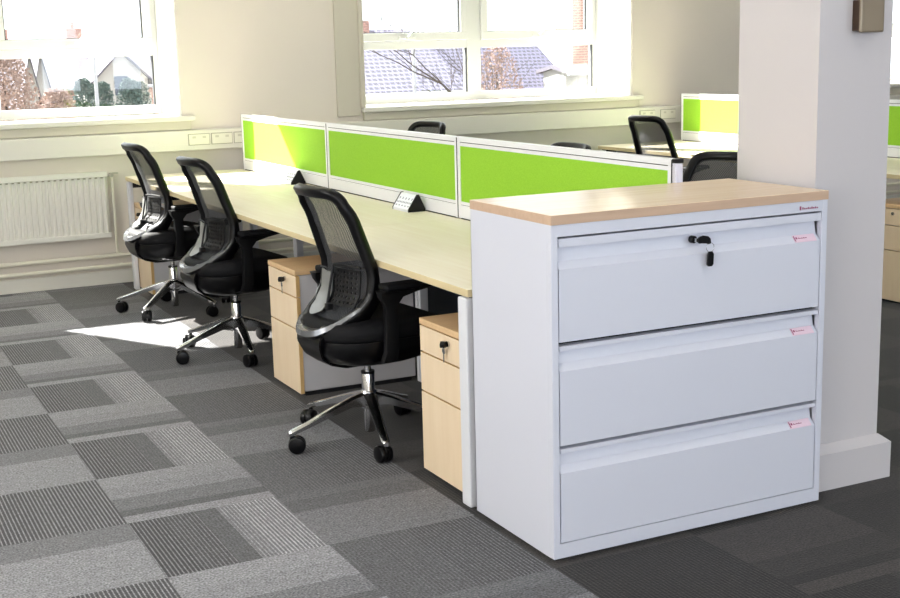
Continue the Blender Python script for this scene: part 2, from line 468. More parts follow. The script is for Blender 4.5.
for z, r_, lb in ((.195, .014, 'upper cream heating pipe along the wall beneath the radiator'), (.125, .013, 'lower cream heating pipe just above the skirting beneath the radiator')):
    bm = bmesh.new(); tube(bm, [(XL, YW-.052, z), (XR, YW-.052, z)], r_, 12)
    for k in range(8): box(bm, XL+.6+1.6*k, XL+.62+1.6*k, YW-.052, YW, z-.008, z+.008)
    tag(obj('heating_pipe', bm, M['pipe'], smooth=False, autosm=True), lb, 'pipe')

# ------------------------------------------------------------------ filing cabinet
CX0, CX1, CY0, CY1, CZ = .015, 1.013, .028, .508, 1.018
t = thing('filing_cabinet', 'white steel side filing cabinet with three wide drawers and a beech top, against the pillar', 'cabinet', (CX0, CY0, 0))
W_, D_, H_ = CX1-CX0, CY1-CY0, CZ
obj('top_board', sidemat(B(-.001, W_+.001, -.004, D_+.002, H_-.028, H_, bev=.0012, seg=1)), [M['cabtop'], M['cabedge']], t)
bm = bmesh.new(); zb = .012
st = .022
box(bm, 0, .002, .0195, D_, zb, H_-.028); box(bm, W_-.002, W_, .0195, D_, zb, H_-.028); box(bm, 0, W_, D_-.002, D_, zb, H_-.028)
box(bm, 0, st, -.001, .02, zb, H_-.028, bev=.0012, seg=1); box(bm, W_-st, W_, -.001, .02, zb, H_-.028, bev=.0012, seg=1)
box(bm, st-.001, W_-st+.001, -.0005, .0195, .956, H_-.0285); box(bm, st-.001, W_-st+.001, -.0005, .0195, zb+.0005, .056)
obj('carcass', bm, M['cab'], t)
bm = bmesh.new()
box(bm, st, W_-st, .031, D_-.004, .056, .956); box(bm, .02, W_-.02, .02, D_-.02, 0, zb)
obj('inner_liner', bm, M['gap'], t)
GY = -.0
for k, (z0, z1) in enumerate(((.655, .950), (.351, .643), (.059, .341))):
    bm = bmesh.new()
    a, b = st+.004, W_-st-.004
    # top return strip, scooped finger grip, sloping lip, flat front
    if k == 0: s0, s1 = z1-.024, z1-.0
    else: s0, s1 = z1-.012, z1
    g1 = s0; g0 = z1-.066 if k == 0 else z1-.052; l0 = g0-.021
    prism(bm, [(.030, z1), (-.0, z1), (-.0, s0), (.029, s0-.003), (.021, g0), (.001, l0), (.001, z0), (.030, z0)], 'X', a, b)
    d = obj('drawer', bm, M['cab'], t)
    # card holder on the sloping lip
    sl = math.atan2(.020, g0-l0)
    bm = bmesh.new(); zc = (g0+l0)/2; yc = .0105
    rot = Matrix.Rotation(-sl, 3, 'X')
    box(bm, b-.098, b-.012, -.0022, -.0002, -.0135, .0135, bev=.0006, seg=1, rot=rot)
    bmesh.ops.translate(bm, verts=bm.verts[:], vec=(0, yc, zc))
    obj('card_holder', bm, M['plate'], d)
    bm = bmesh.new()
    box(bm, b-.096, b-.093, -.003, -.0022, -.010, .010); box(bm, b-.090, b-.084, -.003, -.0022, -.002, .005)
    xx = b-.080
    for q in range(8):
        hh = (.004, .0025, .0022, .003, .0022, .0038, .0024, .0028)[q]
        box(bm, xx, xx+.0028, -.003, -.0022, -.0012, -.0012+hh); xx += .0043
    bmesh.ops.rotate(bm, verts=bm.verts[:], cent=(0, 0, 0), matrix=rot); bmesh.ops.translate(bm, verts=bm.verts[:], vec=(0, yc, zc))
    obj('card_mark', bm, M['mark'], d)
bm = bmesh.new()
box(bm, W_-.112, W_-.106, -.0016, -.001, .964, .976); xx = W_-.102
for q in range(9):
    hh = (.007, .0045, .004, .006, .004, .0065, .0045, .0055, .004)[q]
    box(bm, xx, xx+.0048, -.0016, -.001, .9655, .9655+hh); xx += .0072
obj('maker_mark', bm, M['mark'], t)
bm = bmesh.new()
rt = Matrix.Rotation(R(90), 3, 'X')
v = lathe(bm, [(.0001, 0), (.011, 0), (.011, .014), (.009, .016), (.0001, .016)], 16)
bmesh.ops.rotate(bm, verts=v, cent=(0, 0, 0), matrix=rt); bmesh.ops.translate(bm, verts=v, vec=(.494, .020, .907))
obj('lock', bm, M['black'], t)

def ring_pts(c, r, n=20, ax='Y'):
    return [(c[0]+r*math.cos(2*PI*k/n), c[1], c[2]+r*math.sin(2*PI*k/n)) for k in range(n)]
kx, ky, kz = .494+CX0, CY0-.004, .907
k = thing('key_ring', 'black-headed key with ring and black tag on the top drawer of the filing cabinet', 'key', (kx, ky, kz))
bm = bmesh.new()
prism(bm, [(-.002, .005), (.004, .010), (.018, .013), (.034, .010), (.043, .002), (.045, -.012), (.036, -.014), (.026, -.011), (.010, -.008), (.002, -.010), (-.002, -.005)], 'Y', -.014, -.006)
bmesh.ops.bevel(bm, geom=bm.edges[:], offset=.0012, segments=1, affect='EDGES')
obj('key_head', bm, M['black'], k)
bm = bmesh.new(); box(bm, -.004, .004, -.006, .004, -.005, .005); obj('key_blade', bm, M['steel'], k)
bm = bmesh.new(); tube(bm, ring_pts((.042, -.012, -.024), .014), .0009, 6, closed=True); obj('ring', bm, M['steel'], k)
bm = bmesh.new(); prism(bm, [(.036, -.036), (.048, -.036), (.053, -.044), (.052, -.074), (.047, -.080), (.034, -.080), (.029, -.074), (.031, -.044)], 'Y', -.017, -.010)
bmesh.ops.bevel(bm, geom=bm.edges[:], offset=.0012, segments=1, affect='EDGES')
obj('tag', bm, M['black'], k)

# ------------------------------------------------------------------ desks, screens
DZ = .73; BAY = [(.545, 2.13), (2.132, 3.73), (3.732, 5.33)]
def desk(x0, x1, y0, y1, side, label, near_end=False, far_end=False):
    """side -1: sitter at low x; +1: sitter at high x"""
    t = thing('bench_desk', label, 'desk', ((x0+x1)/2, (y0+y1)/2, 0), group='bench desks')
    cx, cy = (x0+x1)/2, (y0+y1)/2
    a, b, c, d = x0-cx, x1-cx, y0-cy, y1-cy
    obj('desktop', sidemat(B(a, b, c, d, DZ-.025, DZ, bev=.001, seg=1)), [M['desk'], M['edge']], t)
    f = -1 if side < 0 else 1
    fx = a if side < 0 else b       # sitter edge
    bx = b if side < 0 else a
    def xr(p, q):                   # distances from the sitter edge towards the screen
        p2, q2 = fx-f*p, fx-f*q
        return min(p2, q2), max(p2, q2)
    bm = bmesh.new()
    for yy0, yy1 in ((c+.10, c+.14), (d-.14, d-.10)):
        p, q = xr(.10, .70); box(bm, p, q, yy0, yy1, DZ-.06, DZ-.025)
    p, q = xr(.60, .64); box(bm, p, q, c+.05, d-.05, DZ-.065, DZ-.025)
    obj('under_frame', bm, M['legmet'], t)
    # legs: a goal-post at an outer end, an inset post at an inner joint
    for end, yy, outer in ((0, c, near_end), (1, d, far_end)):
        bm = bmesh.new()
        if outer:
            p, q = xr(0, .03)
            y_a, y_b = (yy+.014, yy+.074) if end == 0 else (yy-.074, yy-.014)
            box(bm, p, q, y_a, y_b, 0, DZ-.032, bev=.008, seg=3)
            obj('leg', bm, M['legmet'], t)
            bm = bmesh.new(); p, q = xr(.70, .74); box(bm, p, q, y_a, y_b, 0, DZ-.032, bev=.008, seg=3); obj('leg', bm, M['legmet'], t)
            bm = bmesh.new(); p, q = xr(.02, .72); box(bm, p, q, y_a+.01, y_b-.01, DZ-.07, DZ-.026); obj('end_rail', bm, M['gap'], t)
        elif end == 1 or side > 0 or True:
            p, q = xr(.56, .60)
            y_a, y_b = (yy+.002, yy+.027) if end == 0 else (yy-.027, yy-.002)
            box(bm, p, q, y_a, y_b, 0, DZ-.025, bev=.004)
            obj('leg', bm, M['legmet'], t)
    return t

XA0, XA1, XS0, XS1, XB0, XB1 = .018, .790, .793, .823, .826, 1.562
names = ['next to the filing cabinet', 'in the middle of the run', 'closest to the radiator']
for k, (a, b) in enumerate(BAY):
    desk(XA0, XA1, a, b, -1, 'pale maple bench desk in the left row, '+names[k], k == 0, k == 2)
    desk(XB0, XB1, a, b, 1, ['pale maple bench desk behind the long green screen, closest to the pillar', 'pale maple bench desk behind the middle of the long green screen', 'pale maple bench desk behind the long green screen, closest to the window wall'][k], k == 0, k == 2)

def screen(x0, y0, y1, label):
    cy = (y0+y1)/2; L_ = (y1-y0)/2
    t = thing('desk_screen', label, 'desk screen', (x0, cy, DZ), group='green desk screens')
    zt = 1.095-DZ
    w = .03
    bm = bmesh.new()
    box(bm, 0, w, -L_+.001, L_-.001, zt-.022, zt, bev=.003)
    box(bm, .002, w-.002, -L_+.001, L_-.001, zt-.040, zt-.025)
    box(bm, 0, w, -L_+.001, -L_+.024, .002, zt-.022, bev=.002); box(bm, 0, w, L_-.024, L_-.001, .002, zt-.022, bev=.002)
    box(bm, 0, w, -L_+.024, L_-.024, .004, .062, bev=.003); box(bm, .002, w-.002, -L_+.024, L_-.024, .064, .078)
    obj('frame', bm, M['aluw'], t)
    bm = bmesh.new()
    box(bm, .004, w-.004, -L_+.003, L_-.003, zt-.027, zt-.021); box(bm, .004, w-.004, -L_+.024, L_-.024, .061, .066); box(bm, .004, w-.004, -L_+.02, L_-.02, -.001, .005)
    for e in (-1, 1): box(bm, -.0006, w+.0006, min(e*(L_-.003), e*(L_-.001)), max(e*(L_-.003), e*(L_-.001)), .003, zt-.003)
    obj('groove', bm, M['gap'], t)
    obj('fabric_panel', B(.005, w-.005, -L_+.022, L_-.022, .077, zt-.039), M['green'], t)
    return t
SN = ['lime green desk screen with white frame, directly behind the filing cabinet', 'lime green desk screen, middle panel, with a silver power unit at its foot', 'lime green desk screen, furthest panel of the long run, half washed out by sunlight']
for k, (a, b) in enumerate(BAY): screen(XS0, a if k else .534, b if k < 2 else 5.28, SN[k])
t = thing('screen_end_post', 'slim silver post with a black cap at the near end of the long green screen', 'post', ((XS0+XS1)/2, .5215, 0))
bm = bmesh.new(); box(bm, -.015, .015, -.0105, .011, 0, 1.082, bev=.004, seg=2)
for s in (-1, 1): box(bm, s*.006-.0015, s*.006+.0015, -.0115, -.0105, .02, 1.07)
obj('post_profile', bm, M['alu'], t); obj('cap', B(-.017, .017, -.012, .012, 1.082, 1.096, bev=.003), M['black'], t)

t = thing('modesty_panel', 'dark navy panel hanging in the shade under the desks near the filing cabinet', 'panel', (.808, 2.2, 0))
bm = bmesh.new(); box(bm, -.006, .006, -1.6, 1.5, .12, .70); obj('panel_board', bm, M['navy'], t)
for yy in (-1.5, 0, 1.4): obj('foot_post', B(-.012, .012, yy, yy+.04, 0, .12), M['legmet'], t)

# row two, beyond the pillar
DX = 3.60
for k in (1, 2):
    a, b = BAY[k]
    desk(XA0+DX, XA1+DX, a, b, -1, ['', 'pale bench desk of the far row, seen in the gap right of the pillar', 'pale sunlit bench desk of the far row, against the window wall'][k], False, k == 2)
    screen(XS0+DX, a, b, ['', 'lime green desk screen of the far row, glimpsed right of the pillar', 'lime green desk screen of the far row, sunlit, left of the pillar'][k])

# pedestals
def pedestal(x, y, rz, label, keys=None):
    t = thing('drawer_pedestal', label, 'drawer unit', (x, y, 0), rz, group='under-desk drawer pedestals')
    # local: front faces -X at x=0, body to +x .56, width along y centred
    hw = .179; zt = .562
    bm = bmesh.new()
    box(bm, .02, .555, -hw+.004, hw-.004, .022, zt-.024, bev=.002, seg=1); obj('carcass', bm, M['pedside'], t)
    obj('top_board', B(-.002, .558, -hw, hw, zt-.022, zt, bev=.0015, seg=1), M['pedtop'], t)
    bm = bmesh.new(); box(bm, .03, .54, -hw+.02, hw-.02, .0, .022); obj('plinth', bm, M['gap'], t)
    fr = []
    for (z0, z1) in ((.444, .536), (.303, .440), (.014, .299)):
        bm = B(0, .0185, -hw, hw, z0+.001, z1-.0005, bev=.0008, seg=1); bm.normal_update()
        for f in bm.faces:
            if abs(f.normal.x) < .7: f.material_index = 1
        d = obj('drawer', bm, [M['drawer'], M['pededge']], t)
    bm = bmesh.new(); v = lathe(bm, [(.0001, 0), (.010, 0), (.010, .006), (.0001, .006)], 14)
    bmesh.ops.rotate(bm, verts=v, cent=(0, 0, 0), matrix=Matrix.Rotation(R(-90), 3, 'Y')); bmesh.ops.translate(bm, verts=v, vec=(0, -.045, .51))
    obj('lock', bm, M['steel'], t)
    return t
P0 = pedestal(.050, .800, 0, 'maple three-drawer pedestal under the desk beside the filing cabinet')
dup(P0, (.02, 2.343, 0), 0, 'maple three-drawer pedestal between the nearest and the middle chair')
dup(P0, (.052, 5.12, 0), 0, 'maple three-drawer pedestal behind the furthest chair, by the radiator')
dup(P0, (.02+DX, 2.36, 0), 0, 'maple three-drawer pedestal of the far row, right of the pillar')
dup(P0, (XB1-.002, .80, 0), PI, 'maple three-drawer pedestal behind the long green screen, close to the pillar')

def pedkey(x, y, z, label):
    k = thing('key_pair', label, 'key', (x, y, z), group='keys in the pedestal locks')
    bm = bmesh.new(); prism(bm, [(-.006, .0), (-.012, .010), (-.030, .012), (-.036, .002), (-.034, -.009), (-.014, -.010), (-.006, -.006)], 'Z', -.010, .006)
    bmesh.ops.rotate(bm, verts=bm.verts[:], cent=(0, 0, 0), matrix=Matrix.Rotation(R(90), 3, 'X'))
    bm.verts.ensure_lookup_table()
    # folding key head stands out of the lock and leans aside
    bmesh.ops.rotate(bm, verts=bm.verts[:], cent=(0, 0, 0), matrix=Matrix.Rotation(R(38), 3, 'Z'))
    obj('key_head', bm, M['black'], k)
    bm = bmesh.new(); tube(bm, [(0, 0, 0), (-.010, -.004, 0)], .0035, 8); obj('key_blade', bm, M['steel'], k)
    bm = bmesh.new()
    prism(bm, [(.004, -.014), (-.009, -.020), (-.011, -.032), (-.004, -.036), (-.004, -.062), (.001, -.066), (.004, -.060), (.003, -.036), (.010, -.030), (.011, -.018)], 'X', -.012, -.010)
    bmesh.ops.translate(bm, verts=bm.verts[:], vec=(0, .004, 0)); obj('spare_key', bm, M['steel'], k)
    bm = bmesh.new(); tube(bm, [(-.012, .004+.009*math.cos(2*PI*q/16), -.013+.009*math.sin(2*PI*q/16)) for q in range(16)], .0008, 6, closed=True)
    obj('ring', bm, M['steel'], k)
pedkey(.050, .767, .51, 'black-headed keys in the lock of the pedestal beside the filing cabinet')
pedkey(.014, 2.293, .51, 'black-headed keys in the lock of the pedestal between the nearest and the middle chair')
pedkey(.046, 5.075, .51, 'black-headed keys in the lock of the pedestal by the radiator')

# power units
def power(x, y, label):
    t = thing('power_unit', label, 'power unit', (x, y, DZ), group='triangular desk power units')
    L_ = .085
    bm = bmesh.new(); prism(bm, [(.0, .0), (.086, .0), (.086, .012), (.056, .078), (.046, .078), (.0, .012)], 'Y', -L_, L_)
    obj('housing', bm, M['power'], t)
    for s in (-1, 1):
        bm = bmesh.new(); prism(bm, [(-.001, .0), (.088, .0), (.088, .013), (.057, .081), (.045, .081), (-.001, .013)], 'Y', s*L_, s*(L_+.006)); obj('end_cap', bm, M['black'], t)
    bm = bmesh.new(); an = math.atan2(.046, .066)
    for q in range(5):
        yy = -.066+q*.033
        for (dy, dz, w, h_) in ((0, .050, .009, .011), (-.008, .030, .008, .009), (.008, .030, .008, .009), (0, .014, .013, .006)):
            box(bm, -.0012, .0, yy+dy-w/2, yy+dy+w/2, dz, dz+h_)
    bmesh.ops.rotate(bm, verts=bm.verts[:], cent=(0, 0, 0), matrix=Matrix.Rotation(an, 3, 'Y')); bmesh.ops.translate(bm, verts=bm.verts[:], vec=(0, 0, .010))
    obj('outlet', bm, M['powerd'], t)
power(.698, 2.55, 'silver triangular power unit with black ends, on the middle desk below the screen')
power(.698, 4.17, 'silver triangular power unit in the sunlight on the furthest desk, above the nearest chair back')

# ------------------------------------------------------------------ chair
PROF = [(.435, -.262), (.46, -.245), (.50, -.200), (.55, -.152), (.60, -.125), (.68, -.118), (.76, -.134), (.86, -.172), (.94, -.205), (1.0, -.235)]
def back_pt(lat, z, off=0):
    """point of the back's curved surface; off pushes it forward"""
    hw = .195
    x = lerp(PROF, z)+.045*(lat/hw)**2+off
    return Vector((x, lat, z))
def loop_lat_z(a, shrink=0.0):
    c, s = math.cos(a), math.sin(a)
    zc, zu, zd = .70, .295-shrink, .262-shrink
    if s >= 0:
        n = 6.5; lat = math.copysign(abs(c)**(2/n), c); h = abs(s)**(2/n)
        W0 = .190+.020*(1-h); z = zc+h*zu
    else:
        n = 2.5; lat = math.copysign(abs(c)**(2/n), c); h = abs(s)**(2/n)
        W0 = .210+.010*math.sin(h*PI); z = zc-h*zd
    return lat*(W0-shrink), z
def make_chair():
    t = thing('office_chair', 'x', 'chair', group='black mesh office chairs')
    # star base
    bm = bmesh.new()
    lathe(bm, [(.0001, .125), (.030, .125), (.034, .135), (.034, .185), (.028, .195), (.0001, .195)], 24)
    for k in range(5):
        a = 2*PI*k/5; ca, sa = math.cos(a), math.sin(a)
        prev = None
        for (r, z1, z0, w) in ((.022, .190, .135, .026), (.08, .176, .140, .022), (.18, .142, .114, .019), (.27, .110, .087, .016), (.333, .090, .070, .015), (.344, .084, .068, .009)):
            zm = z1-.006
            ring = [(-w*.45, z1), (w*.45, z1), (w, zm), (w*.8, z0), (-w*.8, z0), (-w, zm)]
            vs = [bm.verts.new((r*ca-p*sa, r*sa+p*ca, q)) for p, q in ring]
            if prev:
                for q in range(6): bm.faces.new((prev[q], prev[(q+1) % 6], vs[(q+1) % 6], vs[q]))
            else: bm.faces.new(vs)
            prev = vs
        bm.faces.new(prev)
    obj('star_base', bm, M['chrome'], t, autosm=True)
    for k in range(5):
        a = 2*PI*k/5; ca, sa = math.cos(a), math.sin(a); px, py = .330*ca, .330*sa
        sw = a+R(60+47*k)                                            # trailing direction of this castor
        d = Vector((math.cos(sw), math.sin(sw), 0)); n = Vector((-d.y, d.x, 0))
        c0 = Vector((px, py, 0))+d*.018
        bm = bmesh.new(); tube(bm, [(px, py, .072), (px, py, .046)], .008, 10)
        pr = [(c0+d*(.026*math.cos(q))+Vector((0, 0, .033+.031*math.sin(q)))) for q in [R(x) for x in range(-10, 201, 15)]]
        A = [bm.verts.new(p+n*.007) for p in pr]; C2 = [bm.verts.new(p-n*.007) for p in pr]
        for q in range(len(pr)-1): bm.faces.new((A[q], A[q+1], C2[q+1], C2[q]))
        bm.faces.new(A); bm.faces.new(C2)
        cst = obj('castor', bm, M['blacks'], t, autosm=True)
        for s in (-1, 1):
            bm = bmesh.new()
            v = lathe(bm, [(.0001, .004), (.020, .004), (.026, .008), (.0325, .006), (.033, .010), (.033, .019), (.030, .024), (.016, .027), (.0001, .027)], 22)
            mtx = Matrix((d, Vector((0, 0, 1)), n*s)).transposed()
            for q in v: q.co = mtx @ q.co + c0 + Vector((0, 0, .033))
            obj('wheel', bm, M['black'], cst, autosm=True)
    bm = bmesh.new(); lathe(bm, [(.0001, .030), (.019, .030), (.021, .033), (.021, .125), (.025, .127), (.025, .262), (.023, .266), (.0001, .266)], 24)
    obj('gas_column', bm, M['chrome'], t, autosm=True)
    bm = bmesh.new(); lathe(bm, [(.0001, .262), (.027, .262), (.027, .271), (.0001, .271)], 20); obj('collar', bm, M['black'], t, autosm=True)
    bm = bmesh.new(); lathe(bm, [(.0001, .266), (.013, .266), (.013, .325), (.0001, .325)], 16); obj('piston', bm, M['chrome'], t, autosm=True)
    # seat: shell and cushion
    def se(a, ax, ay, n=3.0):
        c, s = math.cos(a), math.sin(a)
        return ax*math.copysign(abs(c)**(2/n), c), ay*math.copysign(abs(s)**(2/n), s)
    def loft(levels, n=48, cx=.015):
        levels = [(a*.97, b*.98, c+.026, d_, e_) for a, b, c, d_, e_ in levels]
        bm = bmesh.new(); rings = []
        for (ax, ay, z, bend, sh) in levels:
            rg = []
            for q in range(n):
                x, y = se(2*PI*q/n, ax, ay); zz = z-bend*max(0, x/.25-.35)**2*.055+bend*(y/.25)**2*.010
                rg.append(bm.verts.new((cx+x+sh, y, zz)))
            rings.append(rg)
        for a, b in zip(rings, rings[1:]):
            for q in range(n): bm.faces.new((a[q], a[(q+1) % n], b[(q+1) % n], b[q]))
        bm.faces.new(rings[0]); bm.faces.new(rings[-1]); return bm
    obj('seat_shell', loft([(.10, .10, .300, 0, 0), (.155, .16, .302, 0, -.005), (.205, .205, .318, .1, -.012), (.238, .235, .350, .4, -.012), (.250, .245, .385, .7, -.006), (.252, .247, .402, .9, 0)]), M['black'], t, autosm=True)
    obj('seat_cushion', loft([(.244, .240, .400, .9, 0), (.256, .251, .412, .9, 0), (.259, .254, .432, .9, 0), (.253, .248, .455, .9, 0), (.238, .234, .470, .95, 0), (.20, .20, .478, 1, 0), (.12, .12, .476, 1, 0), (.03, .03, .473, 1, 0)]), M['fabric'], t, smooth=True)
    bm = bmesh.new(); box(bm, -.11, .10, -.06, .06, .305, .345, bev=.012); tube(bm, [(.02, .05, .325), (.04, .22, .315)], .006, 8); box(bm, .02, .07, .215, .255, .308, .320, bev=.004)
    obj('tilt_mechanism', bm, M['blacks'], t)
    # back frame: swept loop with a deep section
    n = 72; bm = bmesh.new(); rings = []
    L2 = [loop_lat_z(2*PI*k/n) for k in range(n)]
    for k in range(n):
        (l, z) = L2[k]; p = back_pt(l, z)
        a = back_pt(*L2[k-1]); c = back_pt(*L2[(k+1) % n]); T = (c-a).normalized()
        eps = .004
        Fz = (back_pt(l, z+eps)-back_pt(l, z-eps)).normalized(); Fl = (back_pt(l+eps, z)-back_pt(l-eps, z)).normalized()
        F = Fl.cross(Fz).normalized()
        if F.x < 0: F = -F
        I = T.cross(F).normalized()
        cen = Vector((p.x, 0, .70)); 
        if I.dot(cen-p) < 0: I = -I
        low = max(0, min(1, (.66-z)/.2)); hi = max(0, min(1, (z-.9)/.1))
        w = .038+.002*low; dp = .042+.050*low-.008*hi; r_ = .007
        sec = [(-w/2+r_, 0), (w/2-r_, 0), (w/2, r_), (w/2, dp-r_), (w/2-r_, dp), (-w/2+r_, dp), (-w/2, dp-r_), (-w/2, r_)]
        rings.append([bm.verts.new(p+I*(q0+w/2)+F*(q1-.008)) for q0, q1 in sec])
    for k in range(n):
        a, b = rings[k], rings[(k+1) % n]
        for q in range(8): bm.faces.new((a[q], a[(q+1) % 8], b[(q+1) % 8], b[q]))
    obj('back_frame', bm, M['black'], t, smooth=True)
    # bright rim following the lower half of the loop
    bm = bmesh.new(); rings = []
    ks = [k for k in range(n+1) if PI*.98 <= 2*PI*k/n <= 2*PI*1.002]
    for k in ks:
        (l, z) = L2[k % n]; p = back_pt(l, z); u_ = (k-ks[0])/(ks[-1]-ks[0]); wd = .004+.018*math.sin(PI*u_)
        cen = Vector((p.x, 0, .70)); I = (cen-p); I.x = 0; I.normalize()
        low = max(0, min(1, (.66-z)/.2))
        F = Vector((1, 0, 0))
        q0 = p+I*.006; 
        sec = [q0+F*(-.010)+Vector((-.002, 0, 0)), q0+I*wd+F*(-.009), q0+I*(wd+.003)+F*(.012), q0+F*(.012)]
        rings.append([bm.verts.new(x) for x in sec])
    for a, b in zip(rings, rings[1:]):
        for q in range(4): bm.faces.new((a[q], a[(q+1) % 4], b[(q+1) % 4], b[q]))
    bm.faces.new(rings[0]); bm.faces.new(rings[-1])
    obj('back_rim', bm, M['rim'], t, autosm=True)
    # net
    bm = bmesh.new(); NR = 14; rings = []
    for r in range(1, NR+1):
        rg = []
        for k in range(n):
            l, z = loop_lat_z(2*PI*k/n, .022); f = r/NR
            l2, z2 = l*f, .70+(z-.70)*f
            rg.append(bm.verts.new(back_pt(l2, z2, .016)))
        rings.append(rg)
    cv = bm.verts.new(back_pt(0, .70, .016))
    for k in range(n): bm.faces.new((cv, rings[0][k], rings[0][(k+1) % n]))
    for a, b in zip(rings, rings[1:]):
        for k in range(n): bm.faces.new((a[k], a[(k+1) % n], b[(k+1) % n], b[k]))
    obj('back_net', bm, M['net'], t, smooth=True)
    # lumbar plate (plain half) and slotted grille (other half)
    def patch(l0, l1, z0, z1, off, th, holes=False, nu=10, nv=12, shape=None):
        bm = bmesh.new()
        def g(o):
            return [[bm.verts.new(back_pt(l0+(l1-l0)*i/nu, (z0+(z1-z0)*j/nv)+(shape(i/nu, j/nv) if shape else 0), o)) for i in range(nu+1)] for j in range(nv+1)]
        A, C3 = g(off), g(off+th)
        hole = lambda i, j: holes and (i % 2 == 1) and (j % 2 == 1) and 0 < i < nu-1+1 and 0 < j < nv
        def wall(p, q, p2, q2): bm.faces.new((p, q, q2, p2))
        for j in range(nv):
            for i in range(nu):
                if hole(i, j):
                    for (a1, b1), (a2, b2) in (((j, i), (j, i+1)), ((j, i+1), (j+1, i+1)), ((j+1, i+1), (j+1, i)), ((j+1, i), (j, i))):
                        wall(A[a1][b1], A[a2][b2], C3[a1][b1], C3[a2][b2])
                    continue
                bm.faces.new((A[j][i], A[j][i+1], A[j+1][i+1], A[j+1][i])); bm.faces.new((C3[j][i], C3[j+1][i], C3[j+1][i+1], C3[j][i+1]))
        for i in range(nu): wall(A[0][i], A[0][i+1], C3[0][i], C3[0][i+1]); wall(A[nv][i], A[nv][i+1], C3[nv][i], C3[nv][i+1])
        for j in range(nv): wall(A[j][0], A[j+1][0], C3[j][0], C3[j+1][0]); wall(A[j][nu], A[j+1][nu], C3[j][nu], C3[j+1][nu])
        return bm
    lb = obj('lumbar_plate', patch(.00, .125, .530, .668, -.014, .004, nu=8, nv=8, shape=lambda u_, v_: -.02*(1-v_)*math.sin(PI*u_)), M['lumbar'], t, autosm=True)
    lb['label'] = 'grey translucent lumbar plate'
    obj('lumbar_grille', patch(-.155, -.015, .555, .690, -.006, .004, True, nu=13, nv=15), M['blacks'], t)
    bm = bmesh.new()
    tube(bm, [back_pt(-.018, .700, -.016), back_pt(-.018, .56, -.02), back_pt(-.05, .552, -.03)], .005, 8)
    tube(bm, [back_pt(-.018, .700, -.016), back_pt(-.09, .706, -.014), back_pt(-.165, .700, -.01)], .0045, 8)
    tube(bm, [back_pt(.14, .672, -.016), back_pt(.06, .682, -.018), back_pt(-.018, .672, -.018)], .003, 8)
    box(bm, *[v_ for pr_ in zip([c-.012 for c in back_pt(-.05, .552, -.03)], [c+.012 for c in back_pt(-.05, .552, -.03)]) for v_ in pr_], bev=.004)
    obj('lumbar_lever', bm, M['blacks'], t, autosm=True)
    # spine joining the loop to the mechanism
    bm = bmesh.new()
    prev = None
    for (x, z, w, h_) in ((-.232, .455, .10, .045), (-.235, .425, .10, .05), (-.215, .375, .08, .05), (-.17, .335, .06, .03), (-.10, .312, .05, .024), (-.04, .308, .04, .02)):
        vs = [bm.verts.new((x+a*.012, b*w/1, z+c*h_/2)) for a, b, c in ((-1, -1, -.6), (-1, 1, -.6), (1, 1, .6), (1, -1, .6))]
        if prev:
            for q in range(4): bm.faces.new((prev[q], prev[(q+1) % 4], vs[(q+1) % 4], vs[q]))
        else: bm.faces.new(vs)
        prev = vs
    bm.faces.new(prev); bmesh.ops.bevel(bm, geom=bm.edges[:], offset=.004, segments=2, affect='EDGES')
    obj('back_bracket', bm, M['black'], t, autosm=True)
    # armrests
    for s in (-1, 1):
        bm = bmesh.new(); prev = None
        for (z, x0, x1, y0, y1) in ((.352, -.02, .04, .10, .14), (.354, -.015, .045, .20, .235), (.362, -.008, .048, .245, .272), (.40, .0, .05, .255, .282), (.50, .004, .050, .258, .284), (.575, .002, .052, .258, .284), (.602, -.016, .072, .256, .288), (.618, -.045, .105, .252, .294), (.628, -.07, .135, .246, .300)):
            x0 -= .065*(1 if z < .61 else .6 if z < .62 else .25); x1 -= .065*(1 if z < .61 else .6 if z < .62 else .25)
            pts = [(x0, y0), ((x0+x1)/2, y0-.003), (x1, y0), (x1+.004, (y0+y1)/2), (x1, y1), ((x0+x1)/2, y1+.004), (x0, y1), (x0-.004, (y0+y1)/2)]
            vs = [bm.verts.new((x, s*y, z)) for x, y in pts]
            if prev:
                for q in range(8): bm.faces.new((prev[q], prev[(q+1) % 8], vs[(q+1) % 8], vs[q]))
            else: bm.faces.new(vs)
            prev = vs
        bm.faces.new(prev)
        ar = obj('armrest', bm, M['blacks'], t, autosm=True)
        obj('arm_pad', B(-.066, .150, min(s*.228, s*.298), max(s*.228, s*.298), .627, .652, bev=.011, seg=3), M['fabric'], ar, autosm=True)
    return t
C0 = make_chair()
def put(first, x, y, rz, label, base=0):
    if first: c = C0; C0.location = (x, y, 0); C0.rotation_euler = (0, 0, rz); C0['label'] = label
    else: c = dup(C0, (x, y, 0), rz, label)
    for ch in c.children:                                            # the star swivels freely under the seat
        if ch.name.startswith(('star_base', 'castor')): ch.rotation_euler = (0, 0, R(base))
    return c
put(True, .045, 1.455, R(5), 'black mesh office chair nearest the filing cabinet', 36)
put(False, .045, 3.14, R(5), 'black mesh office chair, middle of the three in the left row', 43)
put(False, .06, 4.42, R(4), 'black mesh office chair at the furthest desk, beside the radiator', 6)
put(False, 1.84, 4.92, R(195), 'black office chair whose top peeks over the long green screen, below the second window')
put(False, 1.45, 2.52, R(183), 'black office chair of which only a sliver shows over the green screen')
put(False, 1.66, 1.46, R(204), 'black mesh office chair behind the filing cabinet, cut off by the pillar')
put(False, 3.58, 4.42, R(6), 'black mesh office chair at the far row, back sunlit, above the screen end post')

